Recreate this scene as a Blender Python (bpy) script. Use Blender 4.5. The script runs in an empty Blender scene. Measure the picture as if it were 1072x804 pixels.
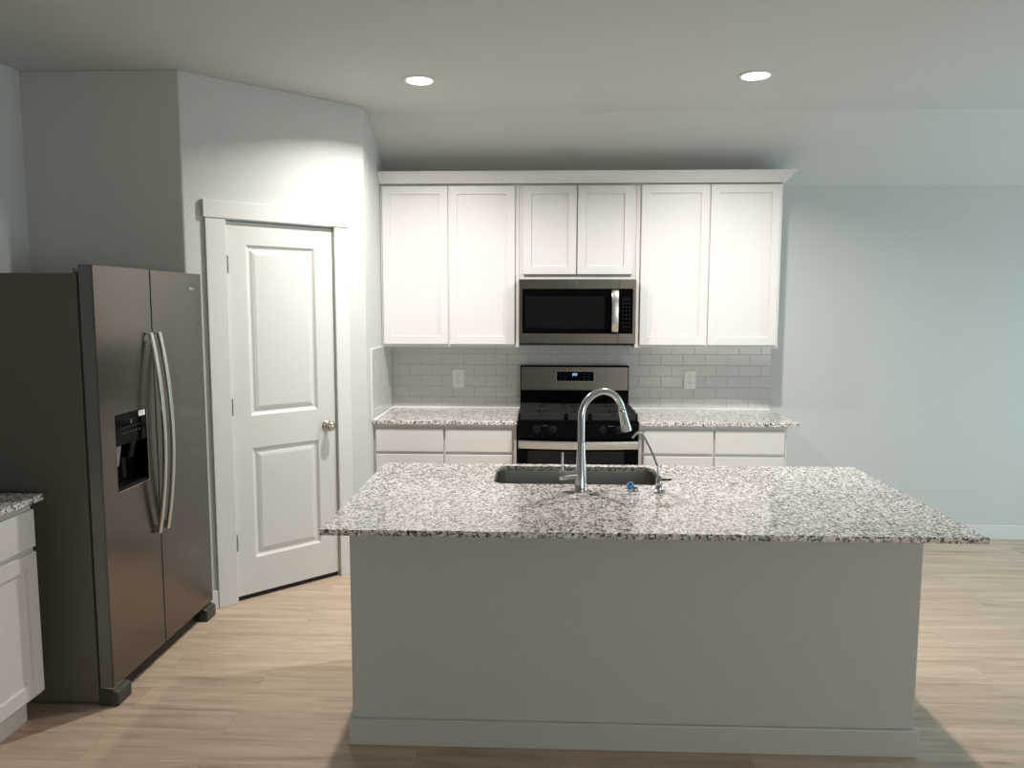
import bpy, bmesh, math, random
from mathutils import Matrix, Vector
random.seed(7)
PI = math.pi
sc = bpy.context.scene
COL = sc.collection

# ------------------------------------------------------------------ camera, world, exposure
cam_data = bpy.data.cameras.new('camera')
cam = bpy.data.objects.new('camera', cam_data); COL.objects.link(cam)
cam_data.sensor_width = 36.0
cam_data.lens = 810.8 / 1072 * 36.0
cam_data.clip_start = 0.05
cam.matrix_world = (Matrix.Translation((0, -5.471, 1.644)) @ Matrix.Rotation(0.0382, 4, 'Z')
                    @ Matrix.Rotation(PI/2 - 0.1017, 4, 'X') @ Matrix.Rotation(0.0017, 4, 'Z'))
sc.camera = cam
sc.view_settings.view_transform = 'Standard'
sc.view_settings.look = 'None'
sc.view_settings.gamma = 1.0
sc.view_settings.use_curve_mapping = False
sc.view_settings.exposure = 0.08
sc.cycles.use_denoising = True
sc.cycles.max_bounces = 10
sc.cycles.diffuse_bounces = 7
sc.cycles.sample_clamp_indirect = 6.0
sc.cycles.caustics_reflective = False
sc.cycles.caustics_refractive = False

CAN_POWER = 33.0
CAN_COLOR = (1.0, 0.94, 0.87)
DAY_POWER = 66.0
DAY_COLOR = (0.56, 0.87, 1.0)
REAR_POWER = 88.0
REAR_COLOR = (1.0, 0.96, 0.87)

world = bpy.data.worlds.new('evening_sky'); sc.world = world
world.use_nodes = True
bg = world.node_tree.nodes['Background']
bg.inputs[0].default_value = (0.45, 0.68, 0.95, 1)
bg.inputs[1].default_value = 0.6

# daylight through the patio door in the right wall
dl = bpy.data.lights.new('patio_daylight', 'AREA'); dl.shape = 'RECTANGLE'
dl.size = 1.9; dl.size_y = 1.95; dl.energy = DAY_POWER; dl.color = DAY_COLOR
dlo = bpy.data.objects.new('patio_daylight', dl); COL.objects.link(dlo)
dlo.location = (4.86, -1.75, 1.03); dlo.rotation_euler = (0, PI/2, 0)

# soft fill light added behind the camera to lift surfaces facing it
rl = bpy.data.lights.new('rear_fill_light', 'AREA'); rl.shape = 'RECTANGLE'
rl.size = 2.4; rl.size_y = 1.5; rl.energy = REAR_POWER; rl.color = REAR_COLOR
rlo = bpy.data.objects.new('rear_fill_light', rl); COL.objects.link(rlo)
rlo.location = (3.25, -8.78, 1.55); rlo.rotation_euler = (PI/2, 0, 0)

# ------------------------------------------------------------------ materials
def mat(name, col, rough=0.5, metal=0.0, spec=0.5, coat=0.0, emit=None, estr=0.0):
    m = bpy.data.materials.new(name); m.use_nodes = True
    b = m.node_tree.nodes['Principled BSDF']
    b.inputs['Base Color'].default_value = (*col, 1)
    b.inputs['Roughness'].default_value = rough
    b.inputs['Metallic'].default_value = metal
    b.inputs['Specular IOR Level'].default_value = spec
    b.inputs['Coat Weight'].default_value = coat
    if emit:
        b.inputs['Emission Color'].default_value = (*emit, 1)
        b.inputs['Emission Strength'].default_value = estr
    return m

def nd(m, t, **kw):
    n = m.node_tree.nodes.new(t)
    for k, v in kw.items(): setattr(n, k, v)
    return n
def lk(m, a, b): m.node_tree.links.new(a, b)
def bsdf(m): return m.node_tree.nodes['Principled BSDF']
def ramp(m, stops, interp='LINEAR'):
    n = nd(m, 'ShaderNodeValToRGB'); r = n.color_ramp; r.interpolation = interp
    while len(r.elements) < len(stops): r.elements.new(0.5)
    for e, (p, c) in zip(r.elements, stops):
        e.position = p; e.color = (*c, 1) if len(c) == 3 else c
    return n
def bump_noise(m, scale, strength, dist=0.002, detail=3.0, stretch=None):
    tc = nd(m, 'ShaderNodeTexCoord'); n = nd(m, 'ShaderNodeTexNoise')
    n.inputs['Scale'].default_value = scale; n.inputs['Detail'].default_value = detail
    if stretch:
        mp = nd(m, 'ShaderNodeMapping'); mp.inputs['Scale'].default_value = stretch
        lk(m, tc.outputs['Object'], mp.inputs['Vector']); lk(m, mp.outputs[0], n.inputs['Vector'])
    else:
        lk(m, tc.outputs['Object'], n.inputs['Vector'])
    b = nd(m, 'ShaderNodeBump'); b.inputs['Strength'].default_value = strength; b.inputs['Distance'].default_value = dist
    lk(m, n.outputs['Fac'], b.inputs['Height']); lk(m, b.outputs[0], bsdf(m).inputs['Normal'])
    return m

WALL = bump_noise(mat('painted_drywall', (0.550, 0.562, 0.543), 0.62, spec=0.3), 95, 0.35, 0.003, 2)
CEIL = bump_noise(mat('ceiling_paint', (0.600, 0.605, 0.580), 0.8, spec=0.2), 60, 0.3, 0.003, 2)
TRIM = mat('white_trim_paint', (0.64, 0.64, 0.62), 0.35, spec=0.4)
DOORP = mat('white_door_paint', (0.63, 0.63, 0.61), 0.38, spec=0.4)
CAB = mat('white_cabinet_paint', (0.69, 0.68, 0.675), 0.38, spec=0.4)
CABIN = mat('cabinet_shadow_gap_grey', (0.45, 0.45, 0.44), 0.5)
NICKEL = mat('satin_nickel', (0.42, 0.39, 0.35), 0.3, 1.0)
DARKMET = mat('dark_hinge_metal', (0.16, 0.15, 0.14), 0.4, 1.0)
CHROME = mat('polished_chrome', (0.55, 0.565, 0.57), 0.17, 1.0)
SINKM = bump_noise(mat('brushed_sink_steel', (0.33, 0.295, 0.25), 0.34, 1.0), 40, 0.08, 0.001, 2, (1, 14, 1))
STEEL = bump_noise(mat('brushed_stainless', (0.165, 0.152, 0.130), 0.33, 1.0), 60, 0.06, 0.001, 2, (1, 1, 20))
FRIDGEF = bump_noise(mat('dark_stainless_door', (0.160, 0.147, 0.131), 0.21, 1.0), 60, 0.05, 0.001, 2, (20, 1, 1))
FRIDGES = bump_noise(mat('dark_painted_fridge_side', (0.120, 0.112, 0.095), 0.55, spec=0.35), 300, 0.1, 0.0006, 1)
FRIDGEE = mat('door_edge_grey', (0.19, 0.195, 0.18), 0.42, 0.6)
FOOTM = mat('charcoal_plastic', (0.045, 0.043, 0.038), 0.4, spec=0.4)
HANDLEM = mat('brushed_handle_metal', (0.62, 0.615, 0.59), 0.27, 1.0)
BLACKG = mat('black_glass', (0.002, 0.002, 0.002), 0.05, spec=0.05)
WINGL = mat('smoked_window_glass', (0.004, 0.005, 0.0045), 0.07, spec=0.28)
BLACKE = mat('black_enamel', (0.002, 0.002, 0.002), 0.14, spec=0.06)
BLACKP = mat('black_plastic', (0.004, 0.004, 0.004), 0.35, spec=0.2)
IRON = bump_noise(mat('black_cast_iron', (0.016, 0.016, 0.015), 0.5, spec=0.3), 120, 0.25, 0.001)
GASK = mat('black_gasket', (0.004, 0.004, 0.004), 0.8)
PLASTW = mat('white_plastic', (0.72, 0.72, 0.69), 0.35)
SLOT = mat('outlet_slot_black', (0.02, 0.02, 0.02), 0.6)
ICON = mat('grey_printed_icon', (0.11, 0.11, 0.11), 0.5)
LABELW = mat('white_sticker', (0.80, 0.80, 0.80), 0.5)
BLUE = mat('blue_plastic', (0.03, 0.24, 0.55), 0.3)
LENS = mat('lit_downlight_lens', (0.9, 0.9, 0.9), 0.5, emit=(1.0, 0.95, 0.88), estr=25.0)
DISP = mat('lit_blue_display', (0.0, 0.0, 0.0), 0.4, emit=(0.30, 0.60, 1.0), estr=1.6)
DISPBG = mat('blue_black_display', (0.001, 0.002, 0.008), 0.08, spec=0.06)
CLEAR = mat('clear_plastic', (0.75, 0.80, 0.85), 0.08); bsdf(CLEAR).inputs['Transmission Weight'].default_value = 0.85
def clear_pane():
    m = mat('window_glass', (1, 1, 1), 0.0)
    tr_ = nd(m, 'ShaderNodeBsdfTransparent'); gl = nd(m, 'ShaderNodeBsdfGlossy'); gl.inputs['Roughness'].default_value = 0.0
    mx = nd(m, 'ShaderNodeMixShader'); mx.inputs[0].default_value = 0.08
    lk(m, tr_.outputs[0], mx.inputs[1]); lk(m, gl.outputs[0], mx.inputs[2])
    out = [n for n in m.node_tree.nodes if n.type == 'OUTPUT_MATERIAL'][0]
    lk(m, mx.outputs[0], out.inputs['Surface']); return m
GLASS = clear_pane()
TILE = mat('white_glazed_tile', (0.545, 0.545, 0.52), 0.13, spec=0.5)
GROUT = mat('grey_grout', (0.36, 0.36, 0.34), 0.9)
CAULK = mat('white_caulk', (0.74, 0.74, 0.71), 0.6)

def granite():
    m = mat('speckled_granite', (0.7, 0.7, 0.7), 0.10, spec=0.8)
    tc = nd(m, 'ShaderNodeTexCoord')
    nz = nd(m, 'ShaderNodeTexNoise'); nz.inputs['Scale'].default_value = 70; nz.inputs['Detail'].default_value = 3
    lk(m, tc.outputs['Object'], nz.inputs['Vector'])
    mx = nd(m, 'ShaderNodeMix', data_type='RGBA', blend_type='ADD'); mx.inputs[0].default_value = 0.022
    lk(m, tc.outputs['Object'], mx.inputs[6]); lk(m, nz.outputs['Color'], mx.inputs[7])
    def cells(scale):
        v = nd(m, 'ShaderNodeTexVoronoi'); v.inputs['Scale'].default_value = scale
        lk(m, mx.outputs[2], v.inputs['Vector'])
        s = nd(m, 'ShaderNodeSeparateColor'); lk(m, v.outputs['Color'], s.inputs[0]); return s
    a = cells(138); b = cells(195)
    # pale crystals
    base = ramp(m, [(0.0, (0.50, 0.475, 0.455)), (0.20, (0.72, 0.695, 0.67)), (0.52, (0.84, 0.82, 0.80)), (0.88, (0.58, 0.52, 0.49))], 'CONSTANT')
    lk(m, a.outputs[0], base.inputs[0])
    # grey quartz
    g = ramp(m, [(0.0, (1, 1, 1)), (0.20, (0, 0, 0))], 'CONSTANT'); lk(m, a.outputs[1], g.inputs[0])
    m1 = nd(m, 'ShaderNodeMix', data_type='RGBA'); lk(m, g.outputs[0], m1.inputs[0]); lk(m, base.outputs[0], m1.inputs[6])
    m1.inputs[7].default_value = (0.235, 0.22, 0.212, 1)
    # black mica, clustered
    n2 = nd(m, 'ShaderNodeTexNoise'); n2.inputs['Scale'].default_value = 38; lk(m, tc.outputs['Object'], n2.inputs['Vector'])
    ad = nd(m, 'ShaderNodeMath', operation='ADD'); lk(m, b.outputs[2], ad.inputs[0]); lk(m, n2.outputs['Fac'], ad.inputs[1])
    k = ramp(m, [(0.0, (0, 0, 0)), (0.655, (1, 1, 1))], 'CONSTANT')
    hf = nd(m, 'ShaderNodeMath', operation='MULTIPLY'); hf.inputs[1].default_value = 0.5
    lk(m, ad.outputs[0], hf.inputs[0]); lk(m, hf.outputs[0], k.inputs[0])
    m2 = nd(m, 'ShaderNodeMix', data_type='RGBA'); lk(m, k.outputs[0], m2.inputs[0]); lk(m, m1.outputs[2], m2.inputs[6])
    m2.inputs[7].default_value = (0.016, 0.015, 0.015, 1)
    lk(m, m2.outputs[2], bsdf(m).inputs['Base Color'])
    return m
GRAN = granite()

def planks():
    m = mat('oak_vinyl_plank', (0.5, 0.4, 0.3), 0.42, spec=0.35)
    tc = nd(m, 'ShaderNodeTexCoord')
    br = nd(m, 'ShaderNodeTexBrick'); br.offset = 0.37; br.offset_frequency = 2
    br.inputs['Scale'].default_value = 1.0; br.inputs['Brick Width'].default_value = 1.22
    br.inputs['Row Height'].default_value = 0.18; br.inputs['Mortar Size'].default_value = 0.0011
    br.inputs['Mortar Smooth'].default_value = 0.3
    br.inputs['Color1'].default_value = (0, 0, 0, 1); br.inputs['Color2'].default_value = (1, 1, 1, 1); br.inputs['Mortar'].default_value = (0.5, 0.5, 0.5, 1)
    lk(m, tc.outputs['Object'], br.inputs['Vector'])
    rnd = nd(m, 'ShaderNodeSeparateColor'); lk(m, br.outputs['Color'], rnd.inputs[0])
    w = nd(m, 'ShaderNodeMath', operation='MULTIPLY'); w.inputs[1].default_value = 37.0; lk(m, rnd.outputs[0], w.inputs[0])
    def grain(sx, sy, scale, detail, dist, rough=0.55):
        mp = nd(m, 'ShaderNodeMapping'); mp.inputs['Scale'].default_value = (sx, sy, 1)
        lk(m, tc.outputs['Object'], mp.inputs['Vector'])
        n = nd(m, 'ShaderNodeTexNoise', noise_dimensions='4D'); n.inputs['Scale'].default_value = scale
        n.inputs['Detail'].default_value = detail; n.inputs['Distortion'].default_value = dist; n.inputs['Roughness'].default_value = rough
        lk(m, mp.outputs[0], n.inputs['Vector']); lk(m, w.outputs[0], n.inputs['W']); return n
    fine = grain(1.6, 40, 2.0, 8, 0.9, 0.7)
    broad = grain(0.8, 6.5, 1.4, 5, 1.8, 0.62)
    # cathedral figure: distorted bands that stretch along each plank
    of = nd(m, 'ShaderNodeCombineXYZ'); lk(m, w.outputs[0], of.inputs[0]); lk(m, w.outputs[0], of.inputs[1])
    va = nd(m, 'ShaderNodeVectorMath', operation='ADD'); lk(m, tc.outputs['Object'], va.inputs[0]); lk(m, of.outputs[0], va.inputs[1])
    mpw = nd(m, 'ShaderNodeMapping'); mpw.inputs['Scale'].default_value = (0.40, 4.0, 1); lk(m, va.outputs[0], mpw.inputs['Vector'])
    wv = nd(m, 'ShaderNodeTexWave', wave_type='BANDS', bands_direction='Y'); wv.inputs['Scale'].default_value = 0.85
    wv.inputs['Distortion'].default_value = 9.0; wv.inputs['Detail'].default_value = 2.5; wv.inputs['Detail Scale'].default_value = 1.4
    lk(m, mpw.outputs[0], wv.inputs['Vector'])
    knots = grain(2.0, 9.0, 1.0, 2, 0.6)
    c1 = ramp(m, [(0.30, (0.385, 0.295, 0.220)), (0.46, (0.520, 0.410, 0.314)), (0.66, (0.600, 0.484, 0.380))]); lk(m, broad.outputs['Fac'], c1.inputs[0])
    c2 = ramp(m, [(0.34, (0.88, 0.87, 0.86)), (0.58, (1.02, 1.02, 1.02))]); lk(m, fine.outputs['Fac'], c2.inputs[0])
    mu = nd(m, 'ShaderNodeMix', data_type='RGBA', blend_type='MULTIPLY'); mu.inputs[0].default_value = 1
    lk(m, c1.outputs[0], mu.inputs[6]); lk(m, c2.outputs[0], mu.inputs[7])
    cr = ramp(m, [(0.0, (0.925, 0.91, 0.895)), (0.40, (0.99, 0.985, 0.98)), (1.0, (1.03, 1.03, 1.03))]); lk(m, wv.outputs['Fac'], cr.inputs[0])
    muw = nd(m, 'ShaderNodeMix', data_type='RGBA', blend_type='MULTIPLY'); muw.inputs[0].default_value = 1
    lk(m, mu.outputs[2], muw.inputs[6]); lk(m, cr.outputs[0], muw.inputs[7]); mu = muw
    pt = ramp(m, [(0.0, (0.93, 0.93, 0.93)), (1.0, (1.05, 1.05, 1.05))]); lk(m, rnd.outputs[0], pt.inputs[0])
    mu2 = nd(m, 'ShaderNodeMix', data_type='RGBA', blend_type='MULTIPLY'); mu2.inputs[0].default_value = 1
    lk(m, mu.outputs[2], mu2.inputs[6]); lk(m, pt.outputs[0], mu2.inputs[7])
    kr = ramp(m, [(0.68, (1, 1, 1)), (0.78, (0.66, 0.60, 0.55))]); lk(m, knots.outputs['Fac'], kr.inputs[0])
    mu3 = nd(m, 'ShaderNodeMix', data_type='RGBA', blend_type='MULTIPLY'); mu3.inputs[0].default_value = 1
    lk(m, mu2.outputs[2], mu3.inputs[6]); lk(m, kr.outputs[0], mu3.inputs[7])
    sm = nd(m, 'ShaderNodeMix', data_type='RGBA'); lk(m, br.outputs['Fac'], sm.inputs[0]); lk(m, mu3.outputs[2], sm.inputs[6])
    sm.inputs[7].default_value = (0.34, 0.26, 0.19, 1)
    lk(m, sm.outputs[2], bsdf(m).inputs['Base Color'])
    bp = nd(m, 'ShaderNodeBump'); bp.inputs['Strength'].default_value = 0.12; bp.inputs['Distance'].default_value = 0.001
    lk(m, fine.outputs['Fac'], bp.inputs['Height']); lk(m, bp.outputs[0], bsdf(m).inputs['Normal'])
    return m
PLANK = planks()

# ------------------------------------------------------------------ mesh helpers
class MB:
    """collects shapes into one mesh"""
    def __init__(s): s.bm = bmesh.new()
    def face(s, pts):
        return s.bm.faces.new([s.bm.verts.new(p) for p in pts])
    def box(s, x0, x1, y0, y1, z0, z1):
        v = [s.bm.verts.new(p) for p in ((x0,y0,z0),(x1,y0,z0),(x1,y1,z0),(x0,y1,z0),(x0,y0,z1),(x1,y0,z1),(x1,y1,z1),(x0,y1,z1))]
        for f in ((3,2,1,0),(4,5,6,7),(0,1,5,4),(1,2,6,5),(2,3,7,6),(3,0,4,7)): s.bm.faces.new([v[i] for i in f])
        return s
    def prism(s, pts, axis, a, b):
        """extrude the polygon pts along an axis; pts are the other two coordinates in axis order"""
        def P(p, t):
            return {'x': (t, p[0], p[1]), 'y': (p[0], t, p[1]), 'z': (p[0], p[1], t)}[axis]
        A = [s.bm.verts.new(P(p, a)) for p in pts]; B = [s.bm.verts.new(P(p, b)) for p in pts]
        n = len(pts)
        s.bm.faces.new(A); s.bm.faces.new(B[::-1])
        for i in range(n): s.bm.faces.new((A[i], B[i], B[(i+1) % n], A[(i+1) % n]))
        return s
    def rings(s, rr, cap0=True, cap1=True):
        """skin a list of equal-length point rings"""
        R = [[s.bm.verts.new(p) for p in r] for r in rr]; n = len(R[0])
        for a, b in zip(R, R[1:]):
            for i in range(n): s.bm.faces.new((a[i], a[(i+1) % n], b[(i+1) % n], b[i]))
        if cap0: s.bm.faces.new(R[0][::-1])
        if cap1: s.bm.faces.new(R[-1])
        return s
    def lathe(s, prof, c=(0,0,0), axis='z', n=32):
        """prof: (radius, height) pairs"""
        rr = []
        for r, h in prof:
            r = max(r, 1e-4); ring = []
            for i in range(n):
                a = 2*PI*i/n; u, v = r*math.cos(a), r*math.sin(a)
                p = {'z': (u, v, h), 'x': (h, u, v), 'y': (v, h, u)}[axis]
                ring.append((p[0]+c[0], p[1]+c[1], p[2]+c[2]))
            rr.append(ring)
        return s.rings(rr)
    def tube(s, path, rad, n=16, flat=None, up=None):
        """round tube along a path; rad a number or one per point; flat=(w,h) gives a rounded bar instead"""
        P = [Vector(p) for p in path]; rr = []; prev = None
        for i, p in enumerate(P):
            t = (P[min(i+1, len(P)-1)] - P[max(i-1, 0)]).normalized()
            if prev is None:
                u = Vector(up) if up else (Vector((0,0,1)) if abs(t.z) < 0.9 else Vector((1,0,0)))
            else: u = prev
            u = (u - t*u.dot(t)).normalized(); prev = u; w = t.cross(u)
            r = rad[i] if isinstance(rad, (list, tuple)) else rad
            ring = []
            for k in range(n):
                a = 2*PI*k/n
                if flat:
                    ca, sa = math.cos(a), math.sin(a); e = 0.35
                    ring.append(p + w*(flat[0]/2*math.copysign(abs(ca)**e, ca)) + u*(flat[1]/2*math.copysign(abs(sa)**e, sa)))
                else: ring.append(p + (u*math.cos(a) + w*math.sin(a))*r)
            rr.append(ring)
        return s.rings(rr)
    def obj(s, name, m, parent=None, bevel=0.0, smooth=None, seg=2):
        bmesh.ops.recalc_face_normals(s.bm, faces=s.bm.faces)
        me = bpy.data.meshes.new(name); s.bm.to_mesh(me); s.bm.free()
        o = bpy.data.objects.new(name, me); COL.objects.link(o); me.materials.append(m)
        if parent: o.parent = parent
        if bevel:
            b = o.modifiers.new('bevel', 'BEVEL'); b.width = bevel; b.segments = seg; b.limit_method = 'ANGLE'; b.angle_limit = 0.6
        if smooth is not None:
            for p in me.polygons: p.use_smooth = True
            me.set_sharp_from_angle(angle=smooth)
        return o

def tag(o, label, cat, group=None):
    o['label'] = label; o['category'] = cat; o['kind'] = 'thing'
    if group: o['group'] = group
    return o
def thing(name, label, cat, loc=(0,0,0), rz=0.0, group=None):
    o = bpy.data.objects.new(name, None); COL.objects.link(o); o.empty_display_size = 0.1
    o.location = loc; o.rotation_euler = (0, 0, rz)
    return tag(o, label, cat, group)
def struct(o):
    o['kind'] = 'structure'; return o
def copy_tree(o, parent=None):
    c = o.copy(); COL.objects.link(c)
    if parent: c.parent = parent
    for ch in [q for q in bpy.data.objects if q.parent == o]: copy_tree(ch, c)
    return c
def rrect(x0, x1, y0, y1, r, n=8):
    pts = []
    for cx, cy, a0 in ((x1-r, y1-r, 0), (x0+r, y1-r, PI/2), (x0+r, y0+r, PI), (x1-r, y0+r, 3*PI/2)):
        for i in range(n+1):
            a = a0 + PI/2*i/n; pts.append((cx + r*math.cos(a), cy + r*math.sin(a)))
    return pts
SM = 0.7

# ------------------------------------------------------------------ room shell
XL, XRET, XR = -2.637, -1.071, 4.7
YA, YB, YFOLD = -1.5326, -0.7754, -0.6127
XA = -1.8252
YF = -8.6
ZC, ZW = 2.8103, 2.4557
T = 0.12

struct(MB().box(XL-T, XR+T, YF-T, T, -0.1, 0).obj('floor', PLANK))
sl = (ZC-ZW)/(-YFOLD)
struct(MB().box(XL-T, XR+T, YF-T, YFOLD, ZC, ZC+0.12).obj('ceiling', CEIL))
struct(MB().prism([(YFOLD, ZC), (T, ZW - sl*T), (T, ZW - sl*T + 0.14), (YFOLD, ZC+0.14)], 'x', XL-T, XR+T).obj('ceiling', CEIL))
struct(MB().box(XL-T, XR+T, 0, T, 0, ZW-0.0005).obj('wall_back', WALL))
struct(MB().box(XL-T, XL, YF, YA, 0, ZC).obj('wall_left', WALL))
# unseen window added behind the camera to let the fill light in
V0, V1, VZ0, VZ1 = 2.0, 4.5, 0.75, 2.35
wq = MB().box(XL, V0, YF-T, YF, 0, ZC).box(V1, XR, YF-T, YF, 0, ZC).box(V0, V1, YF-T, YF, 0, VZ0).box(V0, V1, YF-T, YF, VZ1, ZC)
struct(wq.obj('wall_front', WALL))
wf = MB()
for a in (V0, V0+1.225, V1-0.05): wf.box(a, a+0.05, YF-0.09, YF-0.02, VZ0, VZ1)
wf.box(V0, V1, YF-0.09, YF-0.02, VZ0, VZ0+0.05).box(V0, V1, YF-0.09, YF-0.02, VZ1-0.05, VZ1)
win2 = struct(wf.obj('added_fill_window', TRIM))
MB().box(V0+0.05, V1-0.05, YF-0.058, YF-0.052, VZ0+0.05, VZ1-0.05).obj('window_pane', GLASS, win2)
# patio door opening in the right wall
W0, W1, WZ = -2.75, -0.75, 2.06
wr = MB()
wr.box(XR, XR+T, YF, W0, 0, ZC).box(XR, XR+T, W0, W1, WZ, ZC)
wr.prism([(W1, 0), (0, 0), (0, ZW), (YFOLD, ZC), (W1, ZC)], 'x', XR, XR+T)
struct(wr.obj('wall_right', WALL))
wf = MB()
for a, b in ((W0, W0+0.05), (W1-0.05, W1), ((W0+W1)/2-0.03, (W0+W1)/2+0.03)): wf.box(XR+0.02, XR+0.09, a, b, 0, WZ)
wf.box(XR+0.02, XR+0.09, W0, W1, 0, 0.05).box(XR+0.02, XR+0.09, W0, W1, WZ-0.05, WZ)
win = struct(wf.obj('window_1', TRIM))
MB().box(XR+0.05, XR+0.056, W0+0.05, W1-0.05, 0.05, WZ-0.05).obj('window_pane', GLASS, win)

# walls of the pantry corner: behind the fridge, the angled wall with the door, the return beside the cabinets
struct(MB().box(XL-T, XA, YA, YA+0.1, 0, ZC).obj('wall_alcove', WALL, bevel=0.004))
struct(MB().prism([(YB, 0), (-0.001, 0), (-0.001, ZW), (YFOLD, ZC), (YB, ZC)], 'x', XRET-0.1, XRET).obj('wall_return', WALL, bevel=0.004))
DIAG = (XA, YA, 0); ROT = PI/4; DL = math.hypot(XRET-XA, YB-YA)
D0, D1, DZ = 0.2158, 0.848, 2.083           # door leaf along the angled wall
def place(o, loc=DIAG, rz=ROT):
    o.location = loc; o.rotation_euler = (0, 0, rz); return o
dw = MB().prism([(0, 0), (D0-0.018, 0), (D0-0.018, DZ+0.02), (D1+0.018, DZ+0.02), (D1+0.018, 0), (DL, 0), (DL, ZC), (0, ZC)], 'y', 0, 0.1)
struct(place(dw.obj('wall_corner', WALL, bevel=0.004)))
# casing
tr = MB()
tr.box(0.103, D0-0.005, -0.018, 0, 0, 2.094).box(D1+0.005, 0.943, -0.018, 0, 0, 2.094).box(0.092, 0.957, -0.024, 0, 2.094, 2.186)
tr.box(D0-0.018, D0-0.004, 0, 0.1, 0, DZ+0.02).box(D1+0.004, D1+0.018, 0, 0.1, 0, DZ+0.02).box(D0-0.004, D1+0.004, 0, 0.1, DZ+0.006, DZ+0.02)
struct(place(tr.obj('trim_1', TRIM, bevel=0.0025)))
# baseboards
BBH = 0.1034
def bb(name, x0, x1, y0, y1):
    return struct(MB().box(x0, x1, y0, y1, 0, BBH).obj(name, TRIM, bevel=0.004))
bb('baseboard_back', 1.551, XR, -0.014, 0)
bb('baseboard_right', XR-0.014, XR, W1, -0.014)
b = MB().box(0.0, 0.103, -0.013, 0, 0, BBH).box(0.943, DL+0.005, -0.013, 0, 0, BBH)
struct(place(b.obj('baseboard_corner', TRIM, bevel=0.003)))
bb('baseboard_left', XL, XL+0.014, YF, -3.95)
bb('baseboard_front', XL+0.014, XR, YF, YF+0.014)

# the pantry door: two raised panels
def raised_panel_door(x0, x1, z0, z1, y0, y1, panels):
    m = MB(); bm = m.bm
    xs = sorted({x0, x1, *[p[0] for p in panels], *[p[1] for p in panels]})
    zs = sorted({z0, z1, *[p[2] for p in panels], *[p[3] for p in panels]})
    for i in range(len(xs)-1):
        for j in range(len(zs)-1):
            a, b_, c, d = xs[i], xs[i+1], zs[j], zs[j+1]
            if any(abs(a-p[0]) < 1e-6 and abs(b_-p[1]) < 1e-6 and abs(c-p[2]) < 1e-6 and abs(d-p[3]) < 1e-6 for p in panels): continue
            m.face([(a, y0, c), (b_, y0, c), (b_, y0, d), (a, y0, d)])
    for (a, b_, c, d) in panels:
        prof = [(0, 0), (0.004, 0.003), (0.012, 0.010), (0.018, 0.0125), (0.024, 0.0125), (0.034, 0.0075), (0.050, 0.003)]
        rr = [[(a+o, y0+dp, c+o), (b_-o, y0+dp, c+o), (b_-o, y0+dp, d-o), (a+o, y0+dp, d-o)] for o, dp in prof]
        m.rings(rr, cap0=False, cap1=True)
    m.face([(x0, y1, z0), (x0, y1, z1), (x1, y1, z1), (x1, y1, z0)])
    m.face([(x0, y0, z0), (x0, y0, z1), (x0, y1, z1), (x0, y1, z0)]); m.face([(x1, y0, z0), (x1, y1, z0), (x1, y1, z1), (x1, y0, z1)])
    m.face([(x0, y0, z1), (x1, y0, z1), (x1, y1, z1), (x0, y1, z1)]); m.face([(x0, y0, z0), (x0, y1, z0), (x1, y1, z0), (x1, y0, z0)])
    bmesh.ops.remove_doubles(bm, verts=bm.verts, dist=1e-5)
    return m
pd = struct(place(raised_panel_door(D0, D1, 0.028, DZ, 0.006, 0.041,
        [(0.327, 0.735, 1.034, 1.964), (0.327, 0.735, 0.230, 0.853)]).obj('door_1', DOORP)))
MB().box(D0+0.004, D1-0.004, 0.014, 0.034, 0.003, 0.0275).obj('door_gap_strip', GASK, pd)  # black strip added to fill the gap under the door leaf
kn = MB().lathe([(0.031, 0.0), (0.031, -0.004), (0.027, -0.008), (0.012, -0.011), (0.011, -0.024), (0.017, -0.030), (0.0255, -0.038),
                 (0.028, -0.048), (0.026, -0.057), (0.018, -0.063), (0.006, -0.065), (0.0, -0.065)], (0.790, 0.006, 0.931), 'y', 28)
kn.obj('door_knob', NICKEL, pd, smooth=SM)
for z in (1.855, 1.090, 0.338):
    h = MB().lathe([(0.006, -0.045), (0.0075, -0.044), (0.0075, 0.044), (0.006, 0.045)], (D0-0.002, -0.0065, z), 'z', 12)
    h.lathe([(0.0, 0.045), (0.0045, 0.047), (0.002, 0.053), (0, 0.054)], (D0-0.002, -0.0065, z), 'z', 10)
    h.box(D0-0.001, D0+0.002, 0.0, 0.006, z-0.044, z+0.044)
    h.obj('door_hinge', DARKMET, pd, smooth=SM)
MB().box(D1-0.001, D1+0.003, 0.008, 0.030, 0.90, 0.96).obj('door_latch', DARKMET, pd)

# ------------------------------------------------------------------ cabinet builders (front faces -Y, x along the run)
def shaker(x0, x1, z0, z1, yf, t=0.019, rail=0.052, rec=0.009):
    m = MB(); i = rail
    o = lambda e, y: [(x0+e, y, z0+e), (x1-e, y, z0+e), (x1-e, y, z1-e), (x0+e, y, z1-e)]
    m.rings([o(0, yf+t), o(0, yf+0.0015), o(0.0015, yf), o(i, yf), o(i+0.002, yf+rec), o(i+0.05, yf+rec)], True, True)
    return m
def slab(x0, x1, z0, z1, yf, t=0.019):
    m = MB()
    o = lambda e, y: [(x0+e, y, z0+e), (x1-e, y, z0+e), (x1-e, y, z1-e), (x0+e, y, z1-e)]
    m.rings([o(0, yf+t), o(0, yf+0.002), o(0.002, yf)], True, True); return m

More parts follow.
